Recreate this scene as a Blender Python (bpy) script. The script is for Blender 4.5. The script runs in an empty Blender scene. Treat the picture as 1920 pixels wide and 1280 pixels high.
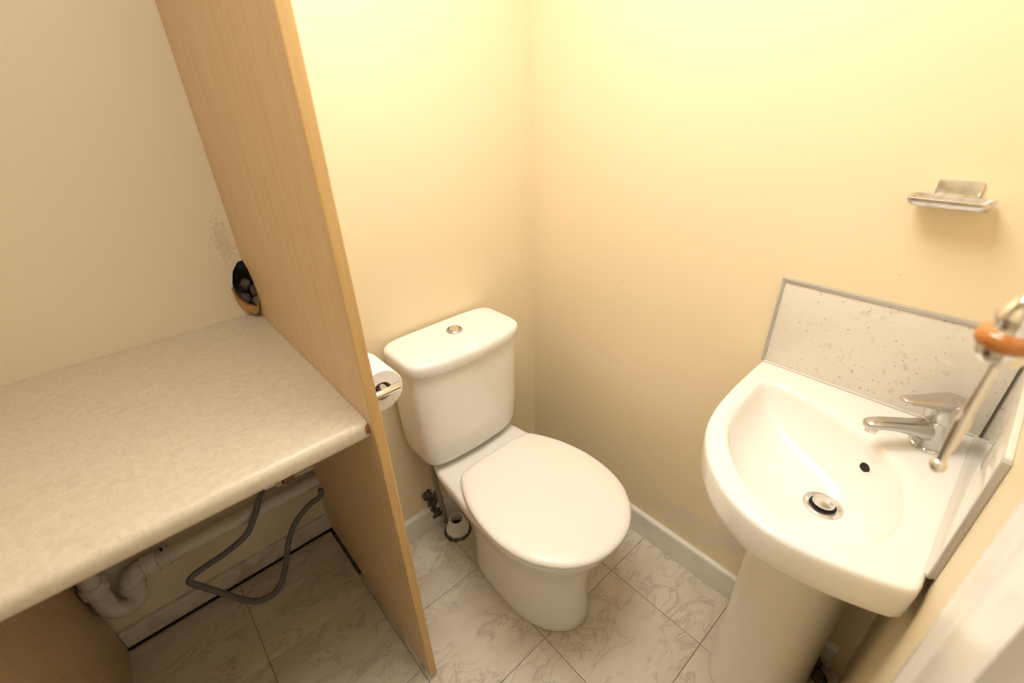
import bpy, bmesh, math, random
from mathutils import Vector, Matrix, noise
from mathutils.bvhtree import BVHTree
random.seed(4)
sc = bpy.context.scene
COL = sc.collection

# ------------------------------------------------------------------ camera
F_PX = 859.33
PITCH, ROLL, YAW = 0.5079, -0.0389, 0.7098
CAM = Vector((-1.0357, -1.0791, 1.395))
fw = Vector((math.sin(YAW)*math.cos(PITCH), math.cos(YAW)*math.cos(PITCH), -math.sin(PITCH)))
rt = Vector((math.cos(YAW), -math.sin(YAW), 0)); up = rt.cross(fw)
c_, s_ = math.cos(ROLL), math.sin(ROLL)
r2, u2 = c_*rt + s_*up, -s_*rt + c_*up
cd = bpy.data.cameras.new('camera'); cam = bpy.data.objects.new('camera', cd); COL.objects.link(cam)
m3 = Matrix((r2, u2, -fw)).transposed()
cam.matrix_world = Matrix.Translation(CAM) @ m3.to_4x4()
cd.sensor_width = 36; cd.lens = F_PX*36/1920; cd.clip_start = 0.01
cd.dof.use_dof = True; cd.dof.focus_distance = 1.2; cd.dof.aperture_fstop = 3.2
sc.camera = cam

# ------------------------------------------------------------------ world (dim hall light coming in through the doorway)
w = bpy.data.worlds.new('hall_light'); sc.world = w; w.use_nodes = True
bg = w.node_tree.nodes['Background']; bg.inputs[0].default_value = (1.0, 0.90, 0.76, 1); bg.inputs[1].default_value = 0.3
BOUNCE_E = 17.6
BOUNCE_POS = Vector((-0.65, -0.56, 2.10))
sc.view_settings.view_transform = 'Standard'; sc.view_settings.look = 'None'
sc.view_settings.exposure = 0.0; sc.view_settings.gamma = 1; sc.view_settings.use_curve_mapping = False

# ------------------------------------------------------------------ materials
def mat(name, col, rough=.5, metal=0, coat=0, spec=.5, bump=None, var=None, emis=None, ao=None, sub=0):
    m = bpy.data.materials.new(name); m.use_nodes = True
    nt = m.node_tree; b = nt.nodes['Principled BSDF']
    b.inputs['Base Color'].default_value = (*col, 1); b.inputs['Roughness'].default_value = rough
    b.inputs['Metallic'].default_value = metal; b.inputs['Coat Weight'].default_value = coat
    b.inputs['Specular IOR Level'].default_value = spec
    if sub:
        b.inputs['Subsurface Weight'].default_value = sub; b.inputs['Subsurface Scale'].default_value = .01
    if emis:
        b.inputs['Emission Color'].default_value = (*emis[0], 1); b.inputs['Emission Strength'].default_value = emis[1]
    tc = nt.nodes.new('ShaderNodeTexCoord')
    if var:   # (scale, colour2, amount_low, amount_high)
        n = nt.nodes.new('ShaderNodeTexNoise'); n.inputs['Scale'].default_value = var[0]; n.inputs['Detail'].default_value = 5
        nt.links.new(tc.outputs['Object'], n.inputs['Vector'])
        r = nt.nodes.new('ShaderNodeValToRGB'); r.color_ramp.elements[0].position = var[2]; r.color_ramp.elements[1].position = var[3]
        r.color_ramp.elements[0].color = (*col, 1); r.color_ramp.elements[1].color = (*var[1], 1)
        nt.links.new(n.outputs['Fac'], r.inputs['Fac']); nt.links.new(r.outputs['Color'], b.inputs['Base Color'])
    if bump:  # (scale, strength)
        n2 = nt.nodes.new('ShaderNodeTexNoise'); n2.inputs['Scale'].default_value = bump[0]; n2.inputs['Detail'].default_value = 4
        nt.links.new(tc.outputs['Object'], n2.inputs['Vector'])
        bp = nt.nodes.new('ShaderNodeBump'); bp.inputs['Strength'].default_value = bump[1]; bp.inputs['Distance'].default_value = .002
        nt.links.new(n2.outputs['Fac'], bp.inputs['Height']); nt.links.new(bp.outputs['Normal'], b.inputs['Normal'])
    return m

def N(nt, t, **k):
    n = nt.nodes.new(t)
    for a, v in k.items(): setattr(n, a, v)
    return n

def ramp(nt, src, stops):
    r = nt.nodes.new('ShaderNodeValToRGB'); cr = r.color_ramp
    while len(cr.elements) < len(stops): cr.elements.new(.5)
    for e, (p, c) in zip(cr.elements, stops):
        e.position = p; e.color = (*c, 1) if isinstance(c, tuple) else (c, c, c, 1)
    nt.links.new(src, r.inputs['Fac']); return r.outputs['Color']

def mixc(nt, fac, a, b):
    m = N(nt, 'ShaderNodeMix', data_type='RGBA')
    if isinstance(fac, float): m.inputs[0].default_value = fac
    else: nt.links.new(fac, m.inputs[0])
    for i, v in ((6, a), (7, b)):
        if isinstance(v, tuple): m.inputs[i].default_value = (*v, 1)
        else: nt.links.new(v, m.inputs[i])
    return m.outputs[2]

def noise_tex(nt, vec, scale, detail=4, dist=0, rough=.5):
    n = N(nt, 'ShaderNodeTexNoise'); n.inputs['Scale'].default_value = scale; n.inputs['Detail'].default_value = detail
    n.inputs['Distortion'].default_value = dist; n.inputs['Roughness'].default_value = rough
    nt.links.new(vec, n.inputs['Vector']); return n.outputs['Fac']

def mapping(nt, vec, scale=(1, 1, 1), loc=(0, 0, 0), rot=(0, 0, 0)):
    m = N(nt, 'ShaderNodeMapping'); m.inputs['Scale'].default_value = scale; m.inputs['Location'].default_value = loc
    m.inputs['Rotation'].default_value = rot; nt.links.new(vec, m.inputs['Vector']); return m.outputs['Vector']

def math_(nt, op, a, b=None, clamp=False):
    m = N(nt, 'ShaderNodeMath', operation=op, use_clamp=clamp)
    for i, v in ((0, a), (1, b)):
        if v is None: continue
        if isinstance(v, (int, float)): m.inputs[i].default_value = v
        else: nt.links.new(v, m.inputs[i])
    return m.outputs[0]

def ellipse_mask(nt, vec, centre, radii):
    """1 inside an ellipsoid of the object's own space, 0 outside, soft edge."""
    v = mapping(nt, vec, scale=tuple(1/r for r in radii), loc=tuple(-c/r for c, r in zip(centre, radii)))
    l = N(nt, 'ShaderNodeVectorMath', operation='LENGTH'); nt.links.new(v, l.inputs[0])
    return math_(nt, 'SUBTRACT', 1.0, l.outputs['Value'], True)

def paint(name, col, patches=(), rough=.45, scuffs=None):
    m = mat(name, col, rough, bump=(120, .06)); nt = m.node_tree; b = nt.nodes['Principled BSDF']
    tc = nt.nodes['Texture Coordinate']; o = tc.outputs['Object']
    big = noise_tex(nt, o, 2.5, 3)
    colr = ramp(nt, big, [(.3, tuple(c*.97 for c in col)), (.7, col)])
    spk = noise_tex(nt, o, 75, 2, 0, .4)
    sp = ramp(nt, spk, [(.77, 0.0), (.79, .4)])
    colr = mixc(nt, sp, colr, tuple(c*.55 for c in col))
    for centre, radii, pc, amt, sc_, thr in patches:
        e = ellipse_mask(nt, o, centre, radii)
        n = noise_tex(nt, o, sc_, 5, .6)
        f = math_(nt, 'ADD', math_(nt, 'MULTIPLY', e, .75), n)
        f = ramp(nt, f, [(thr, 0.0), (thr+.12, amt)])
        f = math_(nt, 'MULTIPLY', f, math_(nt, 'MULTIPLY', e, 4.0, True))
        colr = mixc(nt, f, colr, pc)
    nt.links.new(colr, b.inputs['Base Color'])
    return m

YEL = (.85, .73, .51)
M = {}
M['wall'] = paint('yellow_paint', YEL)
M['wall_right'] = paint('yellow_paint_patched', YEL, [
    ((0, -.70, .175), (.2, .20, .09), (.70, .66, .56), .6, 22, .72),
    ((0, -.83, .25), (.2, .09, .13), (.72, .68, .58), .6, 22, .68)])
M['wall_back'] = paint('yellow_paint_stained', YEL, [
    ((-.50, 0, .10), (.05, .2, .10), (.10, .12, .10), .9, 40, .80)])
M['wall_bay'] = paint('cream_paint_scuffed', (.86, .77, .59), [
    ((-.835, .254, 1.08), (.05, .2, .15), (.42, .36, .25), .28, 110, .995),
    ((-.98, .254, 1.0), (.28, .2, .22), (.58, .50, .36), .22, 90, 1.02)], rough=.40)
M['wall_bay'].node_tree.nodes['Principled BSDF'].inputs['Specular IOR Level'].default_value = .9
M['ceiling'] = mat('white_emulsion', (.82, .80, .75), .8, bump=(60, .05))
M['white_paint'] = mat('white_gloss_paint', (.80, .77, .71), .3, var=(14, (.72, .68, .60), .45, .75))
M['dirty_paint'] = mat('grubby_white_paint', (.72, .66, .58), .4, var=(18, (.50, .42, .34), .5, .75))
M['casing'] = mat('casing_gloss_paint', (.80, .78, .75), .22)
M['ceramic'] = mat('white_ceramic', (.88, .86, .82), .24, coat=.15)
M['plastic'] = mat('white_plastic', (.88, .85, .81), .33)
M['pipe'] = mat('white_pipe_plastic', (.70, .65, .60), .4, var=(30, (.55, .48, .43), .5, .75))
M['chrome'] = mat('chrome', (.80, .79, .77), .09, metal=1)
M['brushed'] = mat('satin_chrome', (.56, .55, .54), .27, metal=1)
M['steel'] = mat('worn_chrome', (.72, .71, .70), .25, metal=1, var=(60, (.55, .52, .48), .45, .7))
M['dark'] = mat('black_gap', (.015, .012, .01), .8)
M['grime'] = mat('dark_grime', (.06, .06, .05), .9, bump=(90, .8), var=(70, (.16, .14, .10), .4, .65))
M['hose'] = mat('grey_rubber', (.16, .16, .16), .5)
M['grey_pipe'] = mat('grey_metal_pipe', (.30, .27, .24), .45, metal=.3)
M['brass'] = mat('aged_brass', (.42, .24, .12), .4, metal=.8)
M['trimgrey'] = mat('grey_trim_metal', (.52, .51, .49), .35, metal=.4)
M['paper'] = mat('tissue_paper', (.88, .87, .84), .9, bump=(200, .2))
M['card'] = mat('brown_card', (.38, .25, .14), .9)
M['torn'] = mat('torn_brown_paper', (.50, .28, .10), .75, var=(40, (.33, .17, .06), .4, .7), bump=(60, .5))
M['rubble'] = mat('dark_rubble', (.13, .105, .09), .95, var=(45, (.30, .25, .22), .45, .68), bump=(50, 1))
M['chip'] = mat('bare_chipboard', (.36, .17, .07), .9, bump=(300, .5))
M['ringwood'] = mat('orange_varnished_wood', (.50, .18, .035), .25, coat=.5, var=(60, (.40, .13, .025), .4, .7))
M['cord'] = mat('white_cord', (.8, .78, .74), .8)
M['sealant'] = mat('white_sealant', (.70, .66, .60), .5)
M['soap'] = mat('dried_soap', (.80, .72, .46), .6)
M['bounce_glow'] = mat('bounce_panel_glow', (.9, .9, .88), .4, emis=((1.0, .95, .87), BOUNCE_E))

def wood(name, col, col2, axis='z'):
    m = mat(name, col, .38); nt = m.node_tree; b = nt.nodes['Principled BSDF']; o = nt.nodes['Texture Coordinate'].outputs['Object']
    v = mapping(nt, o, scale=(26, 26, 1.3)); g = noise_tex(nt, v, 3.0, 6, .8)
    v2 = mapping(nt, o, scale=(120, 120, 5)); g2 = noise_tex(nt, v2, 3.0, 3)
    c1 = ramp(nt, g, [(.3, col2), (.62, col)])
    c2 = mixc(nt, ramp(nt, g2, [(.4, .0), (.7, .22)]), c1, tuple(c*.72 for c in col2))
    nt.links.new(c2, b.inputs['Base Color']); return m
M['wood'] = wood('beech_laminate', (.74, .555, .345), (.66, .475, .28))
M['edge'] = wood('beech_edge_band', (.68, .46, .20), (.62, .40, .16))

def speck(name, base, sp1, sp2, s1, s2, rough, coat=0, thr=(.66, .70), cloud=None):
    m = mat(name, base, rough, coat=coat); nt = m.node_tree; b = nt.nodes['Principled BSDF']; o = nt.nodes['Texture Coordinate'].outputs['Object']
    a = ramp(nt, noise_tex(nt, o, s1, 2), [(thr[0], 0.0), (thr[1], .7)])
    c = ramp(nt, noise_tex(nt, mapping(nt, o, loc=(3, 7, 1)), s2, 2), [(thr[0]-.05, 0.0), (thr[1], .5)])
    col = base
    if cloud: col = mixc(nt, ramp(nt, noise_tex(nt, o, cloud[0], 5, .5, .65), [(.35, 0.0), (.68, 1.0)]), base, cloud[1])
    x = mixc(nt, c, col, sp2); x = mixc(nt, a, x, sp1)
    nt.links.new(x, b.inputs['Base Color']); return m
M['splash'] = speck('speckled_splashback', (.76, .72, .65), (.33, .28, .22), (.55, .48, .38), 130, 70, .16, .3, (.67, .71), (9, (.73, .69, .61)))
M['splash_gloss'] = speck('high_gloss_splashback', (.76, .72, .65), (.33, .28, .22), (.55, .48, .38), 130, 70, .035, .6, (.67, .71))
M['counter'] = speck('mottled_laminate', (.73, .655, .535), (.56, .48, .37), (.64, .55, .43), 160, 90, .38, 0, (.58, .78), (85, (.64, .56, .44)))

def marble():
    m = mat('marble_vinyl', (.7, .64, .55), .34); nt = m.node_tree; b = nt.nodes['Principled BSDF']; o = nt.nodes['Texture Coordinate'].outputs['Object']
    oi = N(nt, 'ShaderNodeObjectInfo'); cmb = N(nt, 'ShaderNodeCombineXYZ')
    k = math_(nt, 'MULTIPLY', oi.outputs['Random'], 37.0)
    nt.links.new(k, cmb.inputs[0]); nt.links.new(math_(nt, 'MULTIPLY', oi.outputs['Random'], 91.0), cmb.inputs[1])
    ad = N(nt, 'ShaderNodeVectorMath', operation='ADD'); nt.links.new(o, ad.inputs[0]); nt.links.new(cmb.outputs[0], ad.inputs[1])
    v = mapping(nt, ad.outputs[0], scale=(1, 1.9, 1), rot=(0, 0, .6))
    n = noise_tex(nt, v, 8.0, 6, 1.1, .6)
    vein = ramp(nt, math_(nt, 'ABSOLUTE', math_(nt, 'SUBTRACT', n, .5)), [(0.0, 1.0), (.022, .35), (.06, 0.0)])
    msk = ramp(nt, noise_tex(nt, ad.outputs[0], 9, 3), [(.36, 0.0), (.56, 1.0)])
    cl = ramp(nt, noise_tex(nt, v, 5, 4), [(.35, (.62, .55, .45)), (.65, (.71, .64, .53))])
    c = mixc(nt, math_(nt, 'MULTIPLY', math_(nt, 'MULTIPLY', vein, msk), .62), cl, (.34, .29, .24))
    nt.links.new(c, b.inputs['Base Color']); return m
M['marble'] = marble()

# ------------------------------------------------------------------ mesh helpers
def finish(name, bm, m, parent=None, smooth=True, angle=38, kind=None):
    bmesh.ops.recalc_face_normals(bm, faces=bm.faces)
    if smooth:
        for f in bm.faces: f.smooth = True
        for e in bm.edges:
            if len(e.link_faces) == 2 and e.calc_face_angle(0) > math.radians(angle): e.smooth = False
    me = bpy.data.meshes.new(name); bm.to_mesh(me); bm.free()
    me.materials.append(M[m] if isinstance(m, str) else m)
    o = bpy.data.objects.new(name, me); COL.objects.link(o)
    if parent: attach(o, parent)
    if kind: o['kind'] = kind
    return o

def attach(o, parent):
    o.parent = parent
    o.matrix_parent_inverse = WORLD[parent.name].inverted()
    WORLD[o.name] = WORLD.get(o.name, Matrix.Identity(4))
class _W(dict):
    def __missing__(self, k): return Matrix.Identity(4)
WORLD = _W()

def thing(name, loc, label, cat, group=None):
    e = bpy.data.objects.new(name, None); COL.objects.link(e); e.location = loc; e.empty_display_size = .05
    WORLD[e.name] = Matrix.Translation(loc); tag(e, label, cat, group); return e

def tag(o, label, cat, group=None):
    o['label'] = label; o['category'] = cat
    if group: o['group'] = group
    return o

def struct(o, label=None):
    o['kind'] = 'structure'
    if label: o['label'] = label
    return o

def box(bm, x0, x1, y0, y1, z0, z1, bev=0, seg=2):
    r = bmesh.ops.create_cube(bm, size=1)
    vs = r['verts']
    bmesh.ops.transform(bm, verts=vs, matrix=Matrix.Translation(((x0+x1)/2, (y0+y1)/2, (z0+z1)/2)) @ Matrix.Diagonal((abs(x1-x0), abs(y1-y0), abs(z1-z0), 1)))
    if bev:
        es = list({e for v in vs for e in v.link_edges})
        bmesh.ops.bevel(bm, geom=es, offset=bev, segments=seg, affect='EDGES', profile=.5)
    return bm

def mkbox(name, b, m, parent=None, bev=0, **k):
    bm = bmesh.new(); box(bm, *b, bev=bev); return finish(name, bm, m, parent, **k)

def loft(bm, rings, cap0=True, cap1=True):
    vr = [[bm.verts.new(p) for p in r] for r in rings]
    n = len(vr[0])
    for a, b in zip(vr[:-1], vr[1:]):
        for i in range(n):
            bm.faces.new((a[i], a[(i+1) % n], b[(i+1) % n], b[i]))
    if cap0: bm.faces.new(list(reversed(vr[0])))
    if cap1: bm.faces.new(vr[-1])
    return vr

def frame(d):
    d = d.normalized(); a = Vector((0, 0, 1)) if abs(d.z) < .9 else Vector((1, 0, 0))
    x = a.cross(d).normalized(); return x, d.cross(x)

def lathe(bm, prof, centre=(0, 0, 0), axis=(0, 0, 1), n=32, cap0=True, cap1=True, wob=0):
    x, y = frame(Vector(axis)); d = Vector(axis).normalized(); c = Vector(centre); rings = []
    for r, h in prof:
        rings.append([c + d*h + (x*math.cos(2*math.pi*i/n) + y*math.sin(2*math.pi*i/n))*max(r, 1e-4)*(1+wob*noise.noise(Vector((i*.9, h*60, r*9)))) for i in range(n)])
    return loft(bm, rings, cap0, cap1)

def catmull(pts, per=8, closed=False):
    P = [Vector(p) for p in pts]; n = len(P); out = []
    rng = range(n) if closed else range(n-1)
    for i in rng:
        g = (lambda k: P[k % n]) if closed else (lambda k: P[max(0, min(n-1, k))])
        p0, p1, p2, p3 = g(i-1), g(i), g(i+1), g(i+2)
        for j in range(per):
            t = j/per
            out.append(.5*((2*p1) + (p2-p0)*t + (2*p0-5*p1+4*p2-p3)*t*t + (3*p1-p0-3*p2+p3)*t**3))
    if not closed: out.append(P[-1])
    return out

def tube(bm, pts, rad, n=14, smooth=0, caps=True):
    P = catmull(pts, smooth) if smooth else [Vector(p) for p in pts]
    R = (lambda k: rad) if not isinstance(rad, (list, tuple)) else (lambda k: rad[min(len(rad)-1, int(k*(len(rad)-1)/max(1, len(P)-1)+.5))])
    rings = []; x = None
    for k, p in enumerate(P):
        d = (P[min(k+1, len(P)-1)] - P[max(k-1, 0)]).normalized()
        if x is None: x, y = frame(d)
        else:
            x = (x - d*x.dot(d)).normalized(); y = d.cross(x)
        r = R(k)
        rings.append([p + (x*math.cos(2*math.pi*i/n) + y*math.sin(2*math.pi*i/n))*r for i in range(n)])
    return loft(bm, rings, caps, caps)

def prism(bm, poly, a0, a1, axis):
    """extrude a 2D polygon (u,v) along an axis: x -> (y,z), y -> (x,z), z -> (x,y)"""
    def P(u, v, t):
        return {'x': (t, u, v), 'y': (u, t, v), 'z': (u, v, t)}[axis]
    A = [bm.verts.new(P(u, v, a0)) for u, v in poly]; B = [bm.verts.new(P(u, v, a1)) for u, v in poly]
    n = len(poly); bm.faces.new(A); bm.faces.new(list(reversed(B)))
    for i in range(n): bm.faces.new((A[i], B[i], B[(i+1) % n], A[(i+1) % n]))
    return bm

# ------------------------------------------------------------------ room dimensions (metres; corner behind toilet = origin)
YB = .254          # wall behind the worktop
XP, XQ = -.788, -.808   # partition faces
YP = -.424         # partition front edge
YF = -1.157        # wall with the doorway
XL = -1.44         # far left wall
ZC = 2.16
DX0, DX1 = -1.43, -.757  # door opening

# hole in the corner of the bay wall / partition (an old pipe opening)
HZ0, HZ1 = .893, 1.022
hole_wall = [(-.82, 1.02), (-.836, 1.0), (-.846, .97), (-.849, .945), (-.842, .918), (-.83, .9), (-.815, .893)]
hole_part = [(.232, .905), (.208, .915), (.195, .935), (.19, .962), (.197, .985), (.213, 1.008), (.235, 1.022)]

# walls
bm = bmesh.new(); prism(bm, [(XL-.1, 0), (XL-.1, ZC), (-.70, ZC), (-.70, 1.03), (-.80, 1.025)] + hole_wall + [(-.80, .89), (-.70, .885), (-.70, 0)], YB, YB+.02, 'y')
struct(finish('wall_back_left', bm, 'wall_bay', smooth=False))
struct(mkbox('wall_back', (XP, .1, 0, .03, 0, ZC), 'wall_back', smooth=False))
struct(mkbox('wall_right', (0, .1, YF-.1, 0, 0, ZC), 'wall_right', smooth=False))
struct(mkbox('wall_left', (XL-.1, XL, YF-.1, YB, 0, ZC), 'wall', smooth=False))
bm = bmesh.new(); prism(bm, [(DX1, 0), (0, 0), (0, ZC), (XL, ZC), (XL, 0), (DX0, 0), (DX0, 2.0), (DX1, 2.0)], YF-.1, YF, 'y')
struct(finish('wall_front', bm, 'wall', smooth=False))
struct(mkbox('ceiling', (XL-.1, .1, YF-.1, YB+.05, ZC, ZC+.05), 'ceiling', smooth=False))

# floor and its tiles
fl = struct(mkbox('floor', (XL-.1, .1, YF-.6, YB+.05, -.05, -.004), 'grime', smooth=False))
T = .3095; full = {}
def tile(x0, x1, y0, y1):
    g = .0006; wx, wy = round(x1-x0-2*g, 4), round(y1-y0-2*g, 4)
    key = (wx, wy)
    if key not in full:
        b = bmesh.new(); box(b, 0, wx, 0, wy, -.004, 0)
        tops = [e for e in b.edges if all(v.co.z > -.001 for v in e.verts)]
        bmesh.ops.bevel(b, geom=tops, offset=.0008, segments=1, affect='EDGES')
        me = bpy.data.meshes.new('tile'); b.to_mesh(me); b.free(); me.materials.append(M['marble']); full[key] = me
    o = bpy.data.objects.new('tile', full[key]); COL.objects.link(o); o.location = (x0+g, y0+g, 0); o.parent = fl
xs = [0, -.197, -.507, -.816, -1.122, XL]
for i in range(5):
    x1, x0 = xs[i], xs[i+1]
    left = x1 <= -.80; ytop = YB if left else 0.0
    base = -.078 if left else -.249
    ys = sorted({YF-.1, ytop, *[base + T*k for k in range(-4, 3) if YF-.1+.01 < base+T*k < ytop-.01]})
    for a, b in zip(ys[:-1], ys[1:]): tile(x0, x1, a, b)

# baseboards (skirting) with a rounded top
def skirting(name, p0, p1, inward, h, m, t=.016, z0=.001):
    p0, p1, nrm = Vector(p0), Vector(p1), Vector(inward)
    prof = [(0, z0), (t, z0), (t, h-.008), (t-.003, h-.002), (t-.008, h), (0, h)]
    b = bmesh.new(); A = [b.verts.new((p0 + nrm*u) + Vector((0, 0, v))) for u, v in prof]; B = [b.verts.new((p1 + nrm*u) + Vector((0, 0, v))) for u, v in prof]
    b.faces.new(A); b.faces.new(list(reversed(B)))
    for i in range(len(prof)): b.faces.new((A[i], B[i], B[(i+1) % len(prof)], A[(i+1) % len(prof)]))
    return struct(finish(name, b, m, smooth=False))
skirting('baseboard_right', (0, 0, 0), (0, YF+.028, 0), (-1, 0, 0), .098, 'white_paint')
skirting('baseboard_back', (XP, 0, 0), (-.016, 0, 0), (0, -1, 0), .098, 'white_paint')
skirting('baseboard_back_left', (-1.417, YB, 0), (XQ, YB, 0), (0, -1, 0), .073, 'dirty_paint', z0=.009)
mkbox('gap_shade_strip', (-1.417, XQ, YB-.021, YB-.001, .0003, .0092), 'dark', bpy.data.objects['baseboard_back_left'], smooth=False)  # black strip stands in for the shade in the gap under the board

# door casing and lining
bm = bmesh.new(); y0 = YF
cas = [(-.605, y0), (-.607, y0+.010), (-.612, y0+.013), (-.628, y0+.013), (-.640, y0+.009), (-.655, y0+.008), (-.672, y0+.012), (-.755, y0+.014), (-.768, y0+.012), (-.770, y0)]
prism(bm, cas, 0.0, 2.12, 'z')
struct(finish('trim_1', bm, 'casing', angle=50))
bm = bmesh.new(); prism(bm, [(-.757, YF+.0), (-.757, YF-.12), (-.775, YF-.12), (-.775, YF-.045), (-.785, YF-.045), (-.785, YF-.035), (-.775, YF-.035), (-.775, YF)], 0, 2.0, 'z')
struct(finish('trim_2', bm, 'casing', smooth=False))

# ------------------------------------------------------------------ added glowing panel in place of flash bounced off the ceiling (out of view)
bounce_obj = thing('bounce_flash_panel', BOUNCE_POS, 'wide glowing panel added on the ceiling in place of bounced flash', 'light')
LX, LY, LZ = BOUNCE_POS
bm = bmesh.new(); box(bm, LX-.31, LX+.31, LY-.26, LY+.26, LZ+.002, ZC-.0005, bev=.004); finish('added_panel_frame', bm, 'white_paint', bounce_obj)
bm = bmesh.new(); box(bm, LX-.30, LX+.30, LY-.25, LY+.25, LZ-.004, LZ+.004, bev=.003); finish('added_panel_glow_face', bm, 'bounce_glow', bounce_obj)

# ------------------------------------------------------------------ partition, worktop, support panel
part = thing('partition_panel', ((XP+XQ)/2, YP, 0), 'tall beech-effect partition panel between worktop and toilet', 'partition')
bm = bmesh.new()
prism(bm, [(YP+.003, .012), (YP+.003, ZC-.002), (YB-.001, ZC-.002), (YB-.001, 1.028)] + list(reversed(hole_part)) + [(YB-.001, .898), (YB-.001, .012)], XQ, XP, 'x')
finish('panel', bm, 'wood', part, smooth=False)
bm = bmesh.new()
prism(bm, [(XQ-.0003, YP+.003), (XQ, YP+.0012), (XQ+.002, YP), (XP-.002, YP), (XP, YP+.0012), (XP+.0003, YP+.003)], .010, ZC-.002, 'z')
finish('edge_band', bm, 'edge', part, smooth=False)
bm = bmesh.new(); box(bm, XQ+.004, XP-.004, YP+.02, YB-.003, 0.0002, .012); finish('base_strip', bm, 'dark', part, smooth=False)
for ya, yb_ in ((-.285, -.375), (-.395, -.421)):
    bm = bmesh.new(); box(bm, XQ-.004, XQ+.005, yb_, ya, .0002, .011, bev=.0025); finish('sealant_bead', bm, 'sealant', part)

ct = thing('worktop', (-1.12, -.07, .835), 'mottled cream laminate worktop with rounded front edge', 'worktop')
yf = -.408; zt = .875; prof = [(YB-.001, zt-.038), (YB-.001, zt)]
for k in range(7):
    a = math.pi/2*(k/6); prof.append((yf+.016-.016*math.sin(a), zt-.016+.016*math.cos(a)))
for k in range(5):
    a = math.pi/2*(k/4); prof.append((yf+.012-.012*math.cos(a), zt-.026-.012*math.sin(a)))
bm = bmesh.new(); prism(bm, prof, -1.438, XQ-.0005, 'x'); finish('worktop_slab', bm, 'counter', ct, angle=40)
bm = bmesh.new()
vs = [bm.verts.new(p) for p in [(XQ-.0004, yf+.004, zt-.004), (XQ-.0004, yf-.0012, zt-.014), (XQ-.0004, yf-.0012, zt-.026), (XQ-.010, yf-.0012, zt-.022), (XQ-.008, yf+.001, zt-.008), (XQ-.0004, yf+.008, zt-.016)]]
bmesh.ops.convex_hull(bm, input=vs); o = finish('chipped_corner', bm, 'chip', ct, smooth=False); o['label'] = 'bare brown chip at the worktop corner'

tag(mkbox('support_panel', (-1.438, -1.418, -.36, YB-.018, .002, zt-.039), 'wood', bev=.001), 'dark shaded beech-effect support panel under the worktop', 'panel')

# torn opening in the corner above the worktop
hol = thing('wall_opening', (-.82, .24, .88), 'torn pipe opening lined with brown paper in corner above worktop', 'hole')
bm = bmesh.new(); bmesh.ops.create_icosphere(bm, subdivisions=5, radius=1)
for v in bm.verts:
    p = v.co.copy(); k = 1 + .16*noise.noise(p*3.1) + .09*noise.noise(p*8)
    v.co = Vector((-.792 + p.x*.062*k, .262 + p.y*.072*k, .957 + p.z*.070*k))
kill = [f for f in bm.faces if f.calc_center_median().x < XQ+.003 and f.calc_center_median().y < YB+.003]
bmesh.ops.delete(bm, geom=kill, context='FACES'); finish('cavity', bm, 'rubble', hol, angle=180)
for k in range(5):
    bm = bmesh.new(); bmesh.ops.create_icosphere(bm, subdivisions=2, radius=1)
    cx, cy, cz, r = [(-.80, .225, .918, .016), (-.825, .275, .915, .014), (-.79, .27, .93, .02), (-.812, .285, .95, .015), (-.80, .26, .907, .012)][k]
    for v in bm.verts: p = v.co.copy(); v.co = Vector((cx, cy, cz)) + p*r*(1+.35*noise.noise(p*2+Vector((k*5, 0, 0))))
    finish('rubble_lump', bm, 'rubble', hol, angle=180)
bm = bmesh.new()   # torn paper lip hanging round the lower rim
rim = catmull([(-.851, .2525, .96), (-.848, .249, .932), (-.838, .243, .912), (-.826, .233, .899), (-.818, .216, .900), (-.812, .198, .913), (-.8092, .187, .94), (-.8088, .184, .965)], 6)
ring = []
for i, p in enumerate(rim):
    t = i/(len(rim)-1); s = math.sin(math.pi*min(1, t*1.05)); jag = .5+.5*noise.noise(Vector((i*.7, 3, 0)))
    low = Vector((p.x - .002*s, p.y + .006*s, p.z - (.018*s*(.85+.15*jag)) - .002))
    if low.z < .8765: low.z = .8765
    mid = p*.5 + low*.5 + Vector((-.004*s, -.004*s, 0))
    inn = p + Vector((.006, .010, .002+.004*jag))
    ring.append([inn, p, mid, low])
rows = [[bm.verts.new(q) for q in r] for r in ring]
for a, b in zip(rows[:-1], rows[1:]):
    for j in range(3): bm.faces.new((a[j], a[j+1], b[j+1], b[j]))
o = finish('torn_lip', bm, 'torn', hol, angle=180); md = o.modifiers.new('thick', 'SOLIDIFY'); md.thickness = .0012

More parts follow.
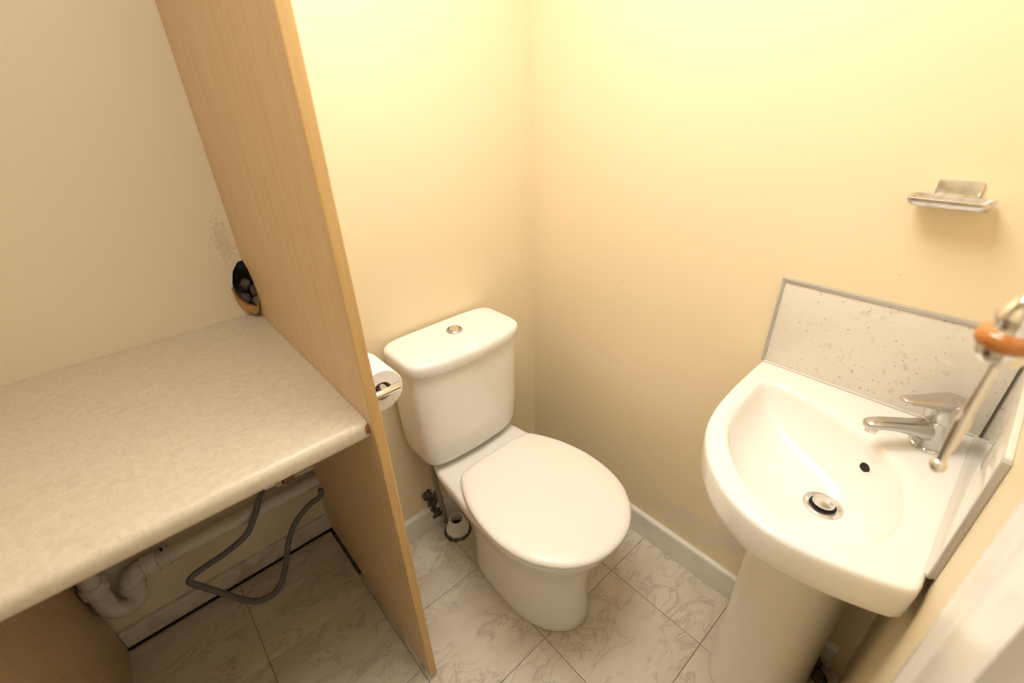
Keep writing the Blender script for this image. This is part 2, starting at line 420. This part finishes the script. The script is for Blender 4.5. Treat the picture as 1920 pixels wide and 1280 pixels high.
# ------------------------------------------------------------------ toilet
TX = -.402
toi = thing('toilet', (TX, -.4, 0), 'white close-coupled toilet with closed lid', 'toilet')
def egg(cx, yb, yf_, hw, z, n=64, back_pow=3.2, ymax=.5, front_pow=2.0):
    """plan outline: squarish towards the wall (yb), round at the front (yf_)"""
    ym = yb + (yf_-yb)*ymax; out = []
    for i in range(n):
        a = 2*math.pi*i/n; c, s = math.cos(a), math.sin(a)
        if s >= 0: pw = back_pow; ly = yb-ym
        else: pw = front_pow; ly = ym-yf_
        x = math.copysign(abs(c)**(2/pw), c); y = math.copysign(abs(s)**(2/pw), s)
        out.append(Vector((cx + hw*x, ym + y*ly, z)))
    return out
R_ = [egg(TX, -.20, -.602, .118, .0015, ymax=.55, back_pow=4), egg(TX, -.20, -.606, .120, .008, ymax=.55, back_pow=4),
      egg(TX, -.20, -.600, .117, .03, ymax=.55, back_pow=4), egg(TX, -.19, -.596, .112, .10, ymax=.55, back_pow=3.6),
      egg(TX, -.17, -.597, .110, .17, ymax=.55, back_pow=3.2), egg(TX, -.12, -.605, .116, .23, ymax=.55, back_pow=3),
      egg(TX, -.09, -.625, .138, .285, ymax=.58, back_pow=3), egg(TX, -.06, -.648, .162, .33, ymax=.62, back_pow=3),
      egg(TX, -.04, -.664, .176, .365, ymax=.66, back_pow=3), egg(TX, -.035, -.670, .180, .39, ymax=.68, back_pow=3.2),
      egg(TX, -.035, -.669, .179, .402, ymax=.68, back_pow=3.2), egg(TX, -.038, -.664, .174, .4085, ymax=.68, back_pow=3.2), egg(TX, -.05, -.65, .16, .4095, ymax=.68, back_pow=3.2)]
# waist in the plan between shelf and bowl: pinch the rear half near the wall
for r in R_[4:]:
    for v in r:
        t = max(0, min(1, (v.y + .30)/.14)); h = max(0, min(1, (v.z-.15)/.2))
        v.x = TX + (v.x-TX)*(1 - .03*math.sin(math.pi*t)*h)
        if v.z > .3: v.z -= .012*max(0, min(1, (v.y+.255)/.03))
bm = bmesh.new(); loft(bm, R_); finish('pan', bm, 'ceramic', toi, angle=60)
# moulded recess plate on the side of the foot with a fixing screw cap
bm = bmesh.new(); lathe(bm, [(.0, 0), (.009, .0), (.0085, .005), (.005, .008), (0, .009)], (-.508, -.40, .052), axis=(-1, -.1, .35), n=16); finish('screw_cap', bm, 'plastic', toi)
# cistern
def cis(z, hw, d, bow, yb=-.012, n=64):
    out = []; CX = -.412; hw += .003
    for v in egg(TX, 1, -1, 1, 0, n=n, back_pow=7, front_pow=7, ymax=.5):
        u = (v.x-TX); s = v.y
        y = yb - d/2 + s*d/2
        if s < 0: y -= bow*(1-u*u)*(-s)
        out.append(Vector((CX + u*hw, y, z)))
    return out
bm = bmesh.new()
loft(bm, [cis(.409, .120, .12, .004), cis(.411, .140, .136, .010), cis(.417, .152, .146, .014), cis(.430, .161, .152, .018), cis(.455, .168, .156, .020), cis(.53, .1735, .159, .022), cis(.62, .176, .16, .024), cis(.742, .181, .164, .026), cis(.748, .1805, .1635, .026)])
finish('cistern', bm, 'ceramic', toi, angle=60)
bm = bmesh.new()
loft(bm, [cis(.7482, .180, .163, .027), cis(.750, .1855, .169, .029), cis(.753, .187, .171, .030), cis(.775, .187, .171, .030), cis(.782, .1855, .1695, .029), cis(.7865, .182, .166, .028), cis(.789, .175, .158, .026), cis(.7895, .15, .12, .02)])
finish('cistern_lid', bm, 'ceramic', toi, angle=60)
fb = None
bm = bmesh.new(); lathe(bm, [(.0235, 0), (.0235, .004), (.021, .0065), (.018, .0065), (.017, .004), (.0, .004)], (-.400, -.088, .7892), n=32); fb = finish('flush_button', bm, 'brushed', toi)
bm = bmesh.new(); lathe(bm, [(.0155, .003), (.0155, .006), (.013, .009), (.006, .0095), (.0, .0085)], (-.400, -.088, .7892), n=32); finish('push_cap', bm, 'chrome', fb)
bm = bmesh.new(); box(bm, -.45, -.35, -.13, -.05, .3975, .4100); finish('coupling_gasket', bm, 'dark', toi, smooth=False)
# seat and lid
HALF = [(-.2345, .0), (-.2350, .06), (-.2385, .105), (-.250, .133), (-.280, .153), (-.316, .170), (-.357, .184), (-.418, .1955), (-.48, .197), (-.53, .190), (-.576, .175), (-.61, .155), (-.644, .126), (-.672, .085), (-.687, .043), (-.691, .0)]
SEAT = catmull([(TX-h, y, 0) for y, h in HALF[:-1]] + [(TX+h, y, 0) for y, h in reversed(HALF[1:])], 5, True)
def seat(z, inset):
    out = []; n = len(SEAT)
    for i, p in enumerate(SEAT):
        d = (SEAT[(i+1) % n]-SEAT[i-1]).normalized(); nr = Vector((-d.y, d.x, 0))
        if nr.dot(Vector((TX, -.45, 0))-p) < 0: nr = -nr
        k = min(inset, .03); q = p + nr*k
        if inset > .03: q = q + (Vector((TX, -.45, 0))-q)*min(.8, (inset-.03)*5)
        out.append(Vector((q.x, q.y, z)))
    return out
bm = bmesh.new(); loft(bm, [seat(.4098, .012), seat(.411, .007), seat(.4145, .005), seat(.4175, .006), seat(.4185, .010)]); finish('seat', bm, 'plastic', toi, angle=60)
bm = bmesh.new(); loft(bm, [seat(.4205, .012), seat(.4215, .004), seat(.4255, .0), seat(.431, .001), seat(.4355, .005), seat(.4385, .012), seat(.4405, .026), seat(.4415, .06), seat(.442, .12)]); finish('seat_lid', bm, 'plastic', toi, angle=60)

# floor waste socket, feed pipe and the damaged skirting behind the toilet
DP = Vector((-.474, -.085, 0))
wst = thing('waste_socket', DP, 'open white conical waste socket on floor behind toilet', 'pipe fitting')
bm = bmesh.new(); lathe(bm, [(.041, .006), (.041, .018), (.038, .020), (.036, .022), (.027, .060), (.0245, .064), (.0215, .063), (.021, .03), (.0, .03)], DP, n=32, wob=.02); finish('cone', bm, 'plastic', wst)
bm = bmesh.new(); lathe(bm, [(.0485, .0005), (.047, .007), (.043, .010), (.04, .006), (0, .006)], DP, n=40, wob=.08); finish('grime_ring', bm, 'grime', wst)
bm = bmesh.new(); lathe(bm, [(.0206, .031), (.0, .0315)], DP, n=24); finish('dark_bore', bm, 'dark', wst)
bm = bmesh.new(); tube(bm, [(-.520, -.060, .395), (-.518, -.055, .30), (-.508, -.045, .20), (-.494, -.032, .11), (-.487, -.0265, .06), (-.485, -.0265, .004)], .008, smooth=6)
tag(finish('feed_pipe', bm, 'grey_pipe'), 'thin grey feed pipe running down behind the toilet', 'pipe')
bm = bmesh.new()
for k in range(26):
    t = k/25; c = Vector((-.534+.03*t+random.uniform(-.012, .008), -.003-.014*min(1, max(0, (t-.35)*5)), .170-.125*t+random.uniform(-.008, .008))); r = random.uniform(.006, .0115)
    g = bmesh.ops.create_icosphere(bm, subdivisions=2, radius=1)
    for v in g['verts']: p = v.co.copy(); v.co = c + Vector((p.x*1.1, p.y*.45, p.z*1.2))*r*(1+.5*noise.noise(p*2+Vector((k*3, 0, 0))))
tag(finish('grime_clump', bm, 'grime', angle=180), 'dark mouldy clump on the skirting behind the toilet', 'mould')

# ------------------------------------------------------------------ toilet roll and holder
RC = Vector((-.728, -.300, .848)); RR = .048
hold = thing('roll_holder', (XP, -.25, .84), 'chrome toilet roll holder bar on the partition', 'roll holder')
bm = bmesh.new(); box(bm, XP+.0005, XP+.008, -.328, -.304, RC.z-.012, RC.z+.028, bev=.003); finish('wall_plate', bm, 'chrome', hold)
bm = bmesh.new(); tube(bm, [(XP+.006, -.316, RC.z+.006), (-.697, -.316, RC.z+.006)], .0085, n=20); finish('front_bar', bm, 'chrome', hold)
bm = bmesh.new(); tube(bm, [(RC.x, -.316, RC.z+.010), (RC.x, -.308, RC.z+.0112), (RC.x, -.20, RC.z+.0112)], .0078, n=18); finish('spindle', bm, 'chrome', hold)
bm = bmesh.new(); lathe(bm, [(.0, 0), (.006, .001), (.009, .005), (.0105, .012), (.0105, .02)], (RC.x, -.306, RC.z+.0075), axis=(0, 1, 0), n=24); finish('end_knob', bm, 'chrome', hold)
roll = thing('toilet_roll', (RC.x, -.25, RC.z-RR), 'white toilet paper roll hung on the partition', 'toilet roll')
bm = bmesh.new(); lathe(bm, [(.0215, 0), (RR-.002, 0), (RR, .002), (RR, .098), (RR-.002, .10), (.0215, .10), (.0215, 0)], (RC.x, RC.y, RC.z), axis=(0, 1, 0), n=56, cap0=False, cap1=False); finish('paper', bm, 'paper', roll)
bm = bmesh.new(); lathe(bm, [(.0212, .0005), (.0195, .0005), (.0195, .0995), (.0212, .0995), (.0212, .0005)], (RC.x, RC.y, RC.z), axis=(0, 1, 0), n=40, cap0=False, cap1=False); finish('core', bm, 'card', roll)

# ------------------------------------------------------------------ pipework under the worktop
PY = .205; PZ = .283
trap = thing('waste_trap', (-1.355, PY, .155), 'white plastic waste trap with U bend under the worktop', 'trap')
bm = bmesh.new(); tube(bm, [(-1.387, PY, .50), (-1.387, PY, .30)], .0225, n=24); finish('inlet_pipe', bm, 'pipe', trap)
bm = bmesh.new(); lathe(bm, [(.025, 0), (.030, .003), (.030, .03), (.026, .034)], (-1.387, PY, .283), n=14); finish('inlet_nut', bm, 'pipe', trap, smooth=False)
bm = bmesh.new(); tube(bm, [(-1.387, PY, .29), (-1.387, PY, .23), (-1.381, PY, .203), (-1.362, PY, .187), (-1.340, PY, .190), (-1.326, PY, .208), (-1.323, PY, .235), (-1.323, PY, .245)], .0235, n=22, smooth=5); finish('bend', bm, 'pipe', trap)
bm = bmesh.new(); lathe(bm, [(.026, 0), (.029, .002), (.029, .018), (.026, .02)], (-1.323, PY, .238), n=24); finish('outlet_nut', bm, 'pipe', trap)
bm = bmesh.new(); tube(bm, [(-1.323, PY, .252), (-1.321, PY, .265), (-1.312, PY, .277), (-1.298, PY, PZ), (-1.275, PY, PZ)], .0245, n=22, smooth=5); finish('elbow', bm, 'pipe', trap)
bm = bmesh.new(); lathe(bm, [(.026, 0), (.031, .002), (.031, .008), (.029, .01), (.029, .032), (.027, .034)], (-1.288, PY, PZ), axis=(1, 0, 0), n=16); finish('elbow_nut', bm, 'pipe', trap, smooth=False)
bm = bmesh.new(); tube(bm, [(-1.262, PY, PZ), (-1.0, PY, PZ-.004), (-.809, PY, PZ-.010)], .0215, n=24)
tag(finish('waste_pipe', bm, 'pipe'), 'long white waste pipe running along wall under worktop', 'pipe')
clip = thing('pipe_clip', (-1.235, PY, PZ), 'white plastic clip gripping the waste pipe', 'clip')
bm = bmesh.new(); lathe(bm, [(.0222, 0), (.028, 0), (.028, .014), (.0222, .014), (.0222, 0)], (-1.243, PY, PZ), axis=(1, 0, 0), n=24, cap0=False, cap1=False); finish('band', bm, 'pipe', clip)
bm = bmesh.new(); box(bm, -1.242, -1.230, PY+.024, YB-.0005, PZ-.008, PZ+.008, bev=.001); finish('foot', bm, 'pipe', clip)
bm = bmesh.new(); lathe(bm, [(.004, 0), (.004, .008), (.002, .01)], (-1.236, PY, PZ+.027), n=10); finish('screw', bm, 'dark', clip)
# water pipe with valve
SY, SZ = .212, .334
bm = bmesh.new(); tube(bm, [(-.872, SY, SZ-.004), (-.809, SY, SZ-.008)], .008, n=16)
tag(finish('water_pipe', bm, 'white_paint'), 'short white water pipe above the waste pipe', 'pipe')
valve = thing('isolating_valve', (-.92, SY, SZ-.01), 'small brass and chrome isolating valve above waste pipe', 'valve')
bm = bmesh.new(); lathe(bm, [(.009, 0), (.012, .002), (.012, .016), (.010, .018), (.010, .034), (.008, .036)], (-.905, SY, SZ-.002), axis=(1, 0, -.05), n=12); finish('brass_nut', bm, 'brass', valve, smooth=False)
bm = bmesh.new(); lathe(bm, [(.011, 0), (.015, .003), (.015, .018), (.011, .02)], (-.928, SY, SZ), axis=(1, 0, 0), n=16); finish('collar', bm, 'pipe', valve)
bm = bmesh.new(); tube(bm, [(-.962, SY, SZ+.002), (-.925, SY, SZ)], .0075, n=14); finish('ferrule', bm, 'steel', valve)
bm = bmesh.new(); tube(bm, [(-.917, SY, SZ+.005), (-.917, SY-.004, SZ+.03)], .008, n=10); finish('lever', bm, 'dark', valve)
# grey hose: leaves the valve, drops, kinks, loops on the floor and climbs to the partition
bm = bmesh.new()
hp = [(-.9625, SY, SZ+.002), (-.985, .190, .322), (-1.01, .172, .290), (-1.05, .168, .242), (-1.11, .172, .216), (-1.175, .172, .206), (-1.205, .168, .201), (-1.214, .160, .194), (-1.200, .150, .176), (-1.165, .135, .125), (-1.125, .118, .065), (-1.09, .110, .028), (-1.05, .112, .016), (-1.015, .122, .035), (-.985, .135, .085), (-.955, .150, .145), (-.92, .163, .188), (-.87, .168, .222), (-.832, .166, .236), (-.820, .166, .246), (-.816, .170, .262)]
tube(bm, hp, .0088, n=14, smooth=7)
hose = tag(finish('flexible_hose', bm, 'hose', angle=180), 'dark grey flexible hose looping down to the floor', 'hose')

# ------------------------------------------------------------------ basin
bas = thing('wash_basin', (-.24, -.97, .70), 'white ceramic wash basin with off-centre tap deck', 'basin')
BC = Vector((-.255, -.975, 0)); NB = 120
outer_pts = [(-.001, -.773), (-.03, -.7735), (-.09, -.774), (-.17, -.777), (-.25, -.785), (-.32, -.803), (-.385, -.838), (-.435, -.885), (-.464, -.935), (-.474, -.985), (-.468, -1.04), (-.452, -1.095), (-.438, -1.130), (-.431, -1.1435), (-.416, -1.1487), (-.38, -1.149), (-.28, -1.149), (-.15, -1.149), (-.03, -1.149), (-.001, -1.149)]
bowl_pts = [(-.10, -.812), (-.19, -.814), (-.28, -.826), (-.355, -.868), (-.408, -.925), (-.428, -.985), (-.420, -1.045), (-.385, -1.088), (-.335, -1.105), (-.27, -1.104), (-.205, -1.085), (-.155, -1.045), (-.125, -.985), (-.098, -.915), (-.082, -.85), (-.085, -.823)]
def polar(pts, closed_curve=True, corner=False):
    if corner:
        P = catmull([(*p, 0) for p in pts], 10); P = P + [Vector((-.001, -1.149, 0)) + (Vector((-.001, -.773, 0))-Vector((-.001, -1.149, 0)))*k/40 for k in range(1, 40)]
    else: P = catmull([(*p, 0) for p in pts], 10, True)
    A = []
    for i in range(len(P)): A.append((P[i], P[(i+1) % len(P)]))
    return A
def sample(segs, ang):
    d = Vector((math.cos(ang), math.sin(ang))); best = None
    for a, b in segs:
        ax, ay = a.x-BC.x, a.y-BC.y; ex, ey = b.x-a.x, b.y-a.y
        den = d.x*ey - d.y*ex
        if abs(den) < 1e-12: continue
        t = (ax*ey - ay*ex)/den; s = (ax*d.y - ay*d.x)/den
        if t > 0 and -1e-6 <= s <= 1+1e-6 and (best is None or t > best): best = t
    return Vector((BC.x + d.x*best, BC.y + d.y*best, 0))
corner_angs = [math.atan2(-.773-BC.y, -.001-BC.x), math.atan2(-1.149-BC.y, -.001-BC.x)]
angs = [2*math.pi*i/NB for i in range(NB)]
for ca in corner_angs:   # put a vertex exactly on each rear corner
    ca %= 2*math.pi; j = min(range(NB), key=lambda i: abs(angs[i]-ca)); angs[j] = ca
so, sb = polar(outer_pts, corner=True), polar(bowl_pts)
OUT = [sample(so, a) for a in angs]; BOW = [sample(sb, a) for a in angs]
def toward(L, d, z):
    out = []
    for p in L:
        v = Vector((p.x-BC.x, p.y-BC.y, 0)); l = v.length
        out.append(Vector((BC.x, BC.y, 0)) + v*((l-d)/l) + Vector((0, 0, z)))
    return out
def mixr(A, B, t, z): return [Vector((a.x+(b.x-a.x)*t, a.y+(b.y-a.y)*t, z)) for a, b in zip(A, B)]
DR = Vector((-.225, -1.003, 0)); ZR = .8165
DRN = [Vector((DR.x + .030*math.cos(a), DR.y + .030*math.sin(a), 0)) for a in angs]
PED = [Vector((max(-.27, min(-.03, p.x*.62-.03)), -.997+(p.y+.97)*.52, 0)) for p in OUT]
rings = [mixr(PED, OUT, 0, .668), mixr(PED, OUT, .35, .675), mixr(PED, OUT, .70, .705), toward(OUT, .03, .735), toward(OUT, .014, .744), toward(OUT, .006, .748), toward(OUT, .0025, .754), toward(OUT, .001, .77), toward(OUT, 0, .795),
         toward(OUT, .0004, .808), toward(OUT, .002, .8135), toward(OUT, .005, .816), toward(OUT, .010, ZR),
         mixr(OUT, BOW, .75, ZR-.0005), toward(BOW, -.006, ZR-.001), toward(BOW, -.002, ZR-.0025), toward(BOW, .002, ZR-.006)]
for s, dz in ((.035, .018), (.075, .036), (.13, .055), (.21, .073), (.31, .087), (.43, .098), (.57, .107), (.72, .113), (.86, .118), (.95, .121), (1.0, .1235)):
    rings.append(mixr(BOW, DRN, s, ZR-dz))
bm = bmesh.new(); loft(bm, rings, True, True); bm.normal_update()
bvh = BVHTree.FromBMesh(bm)
basin_mesh = finish('bowl', bm, 'ceramic', bas, angle=55)
ZD = ZR-.1235
bm = bmesh.new(); lathe(bm, [(.0325, .001), (.032, .004), (.0285, .0055), (.0225, .003), (.0225, .0015), (0, .0015)], (DR.x, DR.y, ZD), n=40); drn = finish('drain_flange', bm, 'steel', bas)
bm = bmesh.new(); lathe(bm, [(.0222, .002), (.0, .0021)], (DR.x, DR.y, ZD), n=32); finish('drain_gap', bm, 'dark', drn)
bm = bmesh.new(); lathe(bm, [(.008, .0), (.008, .006), (.0178, .007), (.0185, .009), (.0175, .0115), (.010, .0135), (.0, .014)], (DR.x+.001, DR.y, ZD), n=32); finish('plug', bm, 'steel', drn)
hit = bvh.find_nearest(Vector((-.130, -1.047, .757)))
hp_, hn = hit[0], hit[1]
if hn.dot(Vector((-1, .4, .6))) < 0: hn = -hn
bm = bmesh.new(); lathe(bm, [(.0125, -.001), (.0125, .0015), (.0112, .0022), (.0098, .001), (.0098, .0)], hp_, axis=hn, n=28, cap0=False, cap1=False); ov = finish('overflow_rim', bm, 'ceramic', bas)
bm = bmesh.new(); lathe(bm, [(.0098, .0006), (.0, .0007)], hp_, axis=hn, n=28); finish('overflow_hole', bm, 'dark', ov)
# pedestal: D-shaped column open to the wall
def pedr(z, hw, fx):
    yc = -.997; pts = []
    for k in range(41):
        a = -math.pi/2 + math.pi*k/40; u, v = math.cos(a), math.sin(a)
        pts.append(Vector((-.10 + (fx+.10)*abs(u)**(2/2.6), yc + hw*math.copysign(abs(v)**(2/3.2), v), z)))
    return [Vector((-.045, yc-hw, z))] + pts + [Vector((-.045, yc+hw, z))]
bm = bmesh.new(); loft(bm, [pedr(.0008, .107, -.272), pedr(.012, .108, -.275), pedr(.03, .106, -.273), pedr(.20, .1025, -.270), pedr(.45, .1015, -.275), pedr(.60, .103, -.282), pedr(.6665, .105, -.29)])
tag(finish('basin_pedestal', bm, 'ceramic', angle=50), 'white ceramic pedestal standing on the floor beneath the basin', 'pedestal')

# splashbacks
spl = thing('splashback', (-.002, -.97, .818), 'speckled white splashback with grey trim above the basin', 'splashback')
mkbox('panel', (-.007, -.0005, -1.150, -.778, .8185, 1.015), 'splash', spl, bev=.0005)
mkbox('trim', (-.010, -.0003, -1.150, -.7720, 1.0150, 1.0215), 'trimgrey', spl, bev=.001)
mkbox('trim', (-.010, -.0003, -.7780, -.7720, .8180, 1.0150), 'trimgrey', spl, bev=.001)
mkbox('sealant_bead', (-.010, -.0005, -1.149, -.775, .8160, .8215), 'sealant', spl, bev=.002)
sps = thing('splashback', (-.2, YF+.003, .818), 'glossy side splashback panel beside the doorway, seen edge-on', 'splashback')
mkbox('panel', (-.387, -.0072, YF+.0005, YF+.0065, .8185, 1.013), 'splash_gloss', sps, bev=.0005)
mkbox('sealant_bead', (-.395, -.0075, YF+.0035, YF+.0130, .8130, .8205), 'sealant', sps, bev=.002)
mkbox('trim', (-.397, -.387, YF+.0003, YF+.0085, .8180, 1.019), 'trimgrey', sps, bev=.001)
mkbox('trim', (-.387, -.0105, YF+.0003, YF+.0075, 1.013, 1.019), 'sealant', sps, bev=.001)

# ------------------------------------------------------------------ mixer tap
TP = Vector((-.086, -1.096, ZR)); D = Vector((-.735, .678, 0)).normalized(); U = Vector((0, 0, 1)); S = D.cross(U)
tap = thing('mixer_tap', TP, 'satin chrome lever mixer tap on the basin', 'tap')
bm = bmesh.new(); lathe(bm, [(.0305, .0005), (.0305, .003), (.028, .0045)], TP, n=36); finish('base_ring', bm, 'chrome', tap)
bm = bmesh.new(); lathe(bm, [(.0262, .004), (.0262, .008), (.0270, .012), (.0278, .03), (.0275, .045), (.0268, .0565), (.0250, .058)], TP, n=36); finish('body', bm, 'brushed', tap)
def sect(p, w_, h, d, n=24, pw=2.6):
    d = d.normalized(); s = S; u = s.cross(d); out = []
    if u.z < 0: u = -u
    for i in range(n):
        a = 2*math.pi*i/n; c, sn = math.cos(a), math.sin(a)
        out.append(p + s*(w_*math.copysign(abs(c)**(2/pw), c)) + u*(h*math.copysign(abs(sn)**(2/pw), sn)))
    return out
def Q(a, z): return TP + D*a + U*z
bm = bmesh.new()
loft(bm, [sect(Q(.008, .033), .020, .020, D), sect(Q(.024, .036), .0185, .0175, D+U*.12), sect(Q(.045, .0405), .0165, .0130, D+U*.2), sect(Q(.075, .047), .0145, .0098, D+U*.16), sect(Q(.10, .050), .0135, .0088, D), sect(Q(.117, .0495), .0130, .0085, D-U*.2), sect(Q(.124, .048), .0110, .0072, D-U*.3), sect(Q(.1275, .0468), .006, .004, D-U*.3)])
finish('spout', bm, 'brushed', tap, angle=60)
bm = bmesh.new(); lathe(bm, [(.0085, 0), (.0095, -.003), (.0095, -.009), (.008, -.010), (.007, -.008)], Q(.114, .0425), n=24); finish('aerator', bm, 'chrome', tap)
bm = bmesh.new(); lathe(bm, [(.0258, .0575), (.0272, .060), (.0276, .078), (.0268, .088), (.0238, .0955), (.0168, .1005), (.008, .1025), (0, .103)], TP, n=36); lev = finish('lever_cap', bm, 'brushed', tap)
bm = bmesh.new()
loft(bm, [sect(Q(-.012, .091), .021, .010, D), sect(Q(.012, .0925), .0215, .0105, D), sect(Q(.030, .0940), .0185, .0085, D), sect(Q(.050, .0960), .0150, .0064, D+U*.1), sect(Q(.070, .0980), .0125, .0056, D+U*.1), sect(Q(.081, .0990), .0095, .0045, D), sect(Q(.0845, .0990), .005, .0022, D)])
finish('lever_arm', bm, 'brushed', lev, angle=60)
bm = bmesh.new(); lathe(bm, [(.0035, 0), (.003, .0012), (0, .0014)], TP + D*.020 - S*.0165 + U*.030 , axis=-S+D*.15, n=14); finish('indicator_dot', bm, 'dark', tap)

# ------------------------------------------------------------------ soap dish
sd = thing('soap_dish', (0, -.985, 1.215), 'small chrome soap dish mounted on the wall above the splashback', 'soap dish')
mkbox('wall_bracket', (-.007, -.0005, -1.014, -.958, 1.206, 1.2405), 'steel', sd, bev=.0025)
bm = bmesh.new()
def dish(z, ix, iy, x0=-.058, x1=-.006, y0=-1.036, y1=-.932, n=48):
    cx, cy = (x0+x1)/2, (y0+y1)/2; out = []
    for i in range(n):
        a = 2*math.pi*i/n; c, s = math.cos(a), math.sin(a)
        out.append(Vector((cx + ((x1-x0)/2-ix)*math.copysign(abs(c)**.30, c), cy + ((y1-y0)/2-iy)*math.copysign(abs(s)**.30, s), z)))
    return out
loft(bm, [dish(1.2035, .010, .012), dish(1.2055, .004, .004), dish(1.2120, .0, .0), dish(1.2165, -.0005, -.0005), dish(1.2175, .001, .001), dish(1.2160, .003, .003), dish(1.2085, .008, .009), dish(1.2065, .016, .018)])
finish('tray', bm, 'steel', sd, angle=50)
bm = bmesh.new(); loft(bm, [[Vector((p.x*1, p.y, p.z)) for p in dish(z, i, j, -.051, -.016, -1.028, -.945, 40)] for z, i, j in ((1.2062, .001, .001), (1.2082, .002, .002), (1.2096, .006, .010), (1.2100, .012, .02))])
finish('soap_residue', bm, 'soap', sd, angle=60)

# ------------------------------------------------------------------ light pull hanging by the doorway
PX, PYY = -.566, -1.0985
pull = thing('light_pull', (PX, PYY, 1.086), 'chrome light pull with orange wooden ring and ball tip', 'light pull')
def L_(name, prof, m, n=28):
    b = bmesh.new(); lathe(b, prof, (PX, PYY, 0), n=n); return finish(name, b, m, pull, angle=50)
L_('ball', [(0, 1.0852), (.0035, 1.0862), (.0058, 1.0890), (.0066, 1.0925), (.0058, 1.0960), (.0035, 1.0985), (0, 1.0992)], 'chrome')
L_('rod', [(.0036, 1.098), (.0040, 1.104), (.0052, 1.125), (.0058, 1.140), (.0046, 1.1465), (.0042, 1.156), (.0036, 1.178), (.0034, 1.202)], 'chrome')
L_('dome', [(.0034, 1.1965), (.008, 1.1972), (.0130, 1.2008), (.0158, 1.2060), (.0165, 1.2115), (.0165, 1.2140)], 'chrome')
L_('wooden_ring', [(.012, 1.2115), (.0165, 1.2118), (.0186, 1.2145), (.0194, 1.2185), (.0186, 1.2225), (.0165, 1.2250), (.012, 1.2255)], 'ringwood')
L_('collar', [(.0125, 1.2252), (.0118, 1.228), (.0128, 1.2325), (.0142, 1.235), (.0142, 1.2375), (.0120, 1.2440), (.007, 1.2520), (.003, 1.256), (.002, 1.258)], 'chrome')
L_('cord', [(.0011, 1.257), (.0011, ZC-.03)], 'cord', 8)
L_('ceiling_switch', [(.012, ZC-.032), (.036, ZC-.030), (.040, ZC-.02), (.042, ZC-.0005)], 'plastic')

# ------------------------------------------------------------------ crumbled dark debris in the corner behind the pedestal
deb = thing('debris_pile', (-.05, -1.12, 0), 'crumbled black debris in the corner behind the pedestal', 'debris')
for k in range(14):
    bm = bmesh.new(); bmesh.ops.create_icosphere(bm, subdivisions=2, radius=1)
    c = Vector((-.030-random.random()*.03, -1.075-random.random()*.055, .008+random.random()*.03)); r = .010+random.random()*.007
    for v in bm.verts: p = v.co.copy(); v.co = c + p*r*(1+.45*noise.noise(p*1.8+Vector((k*7, 0, 0))))
    finish('debris_lump', bm, 'grime', deb, angle=180)
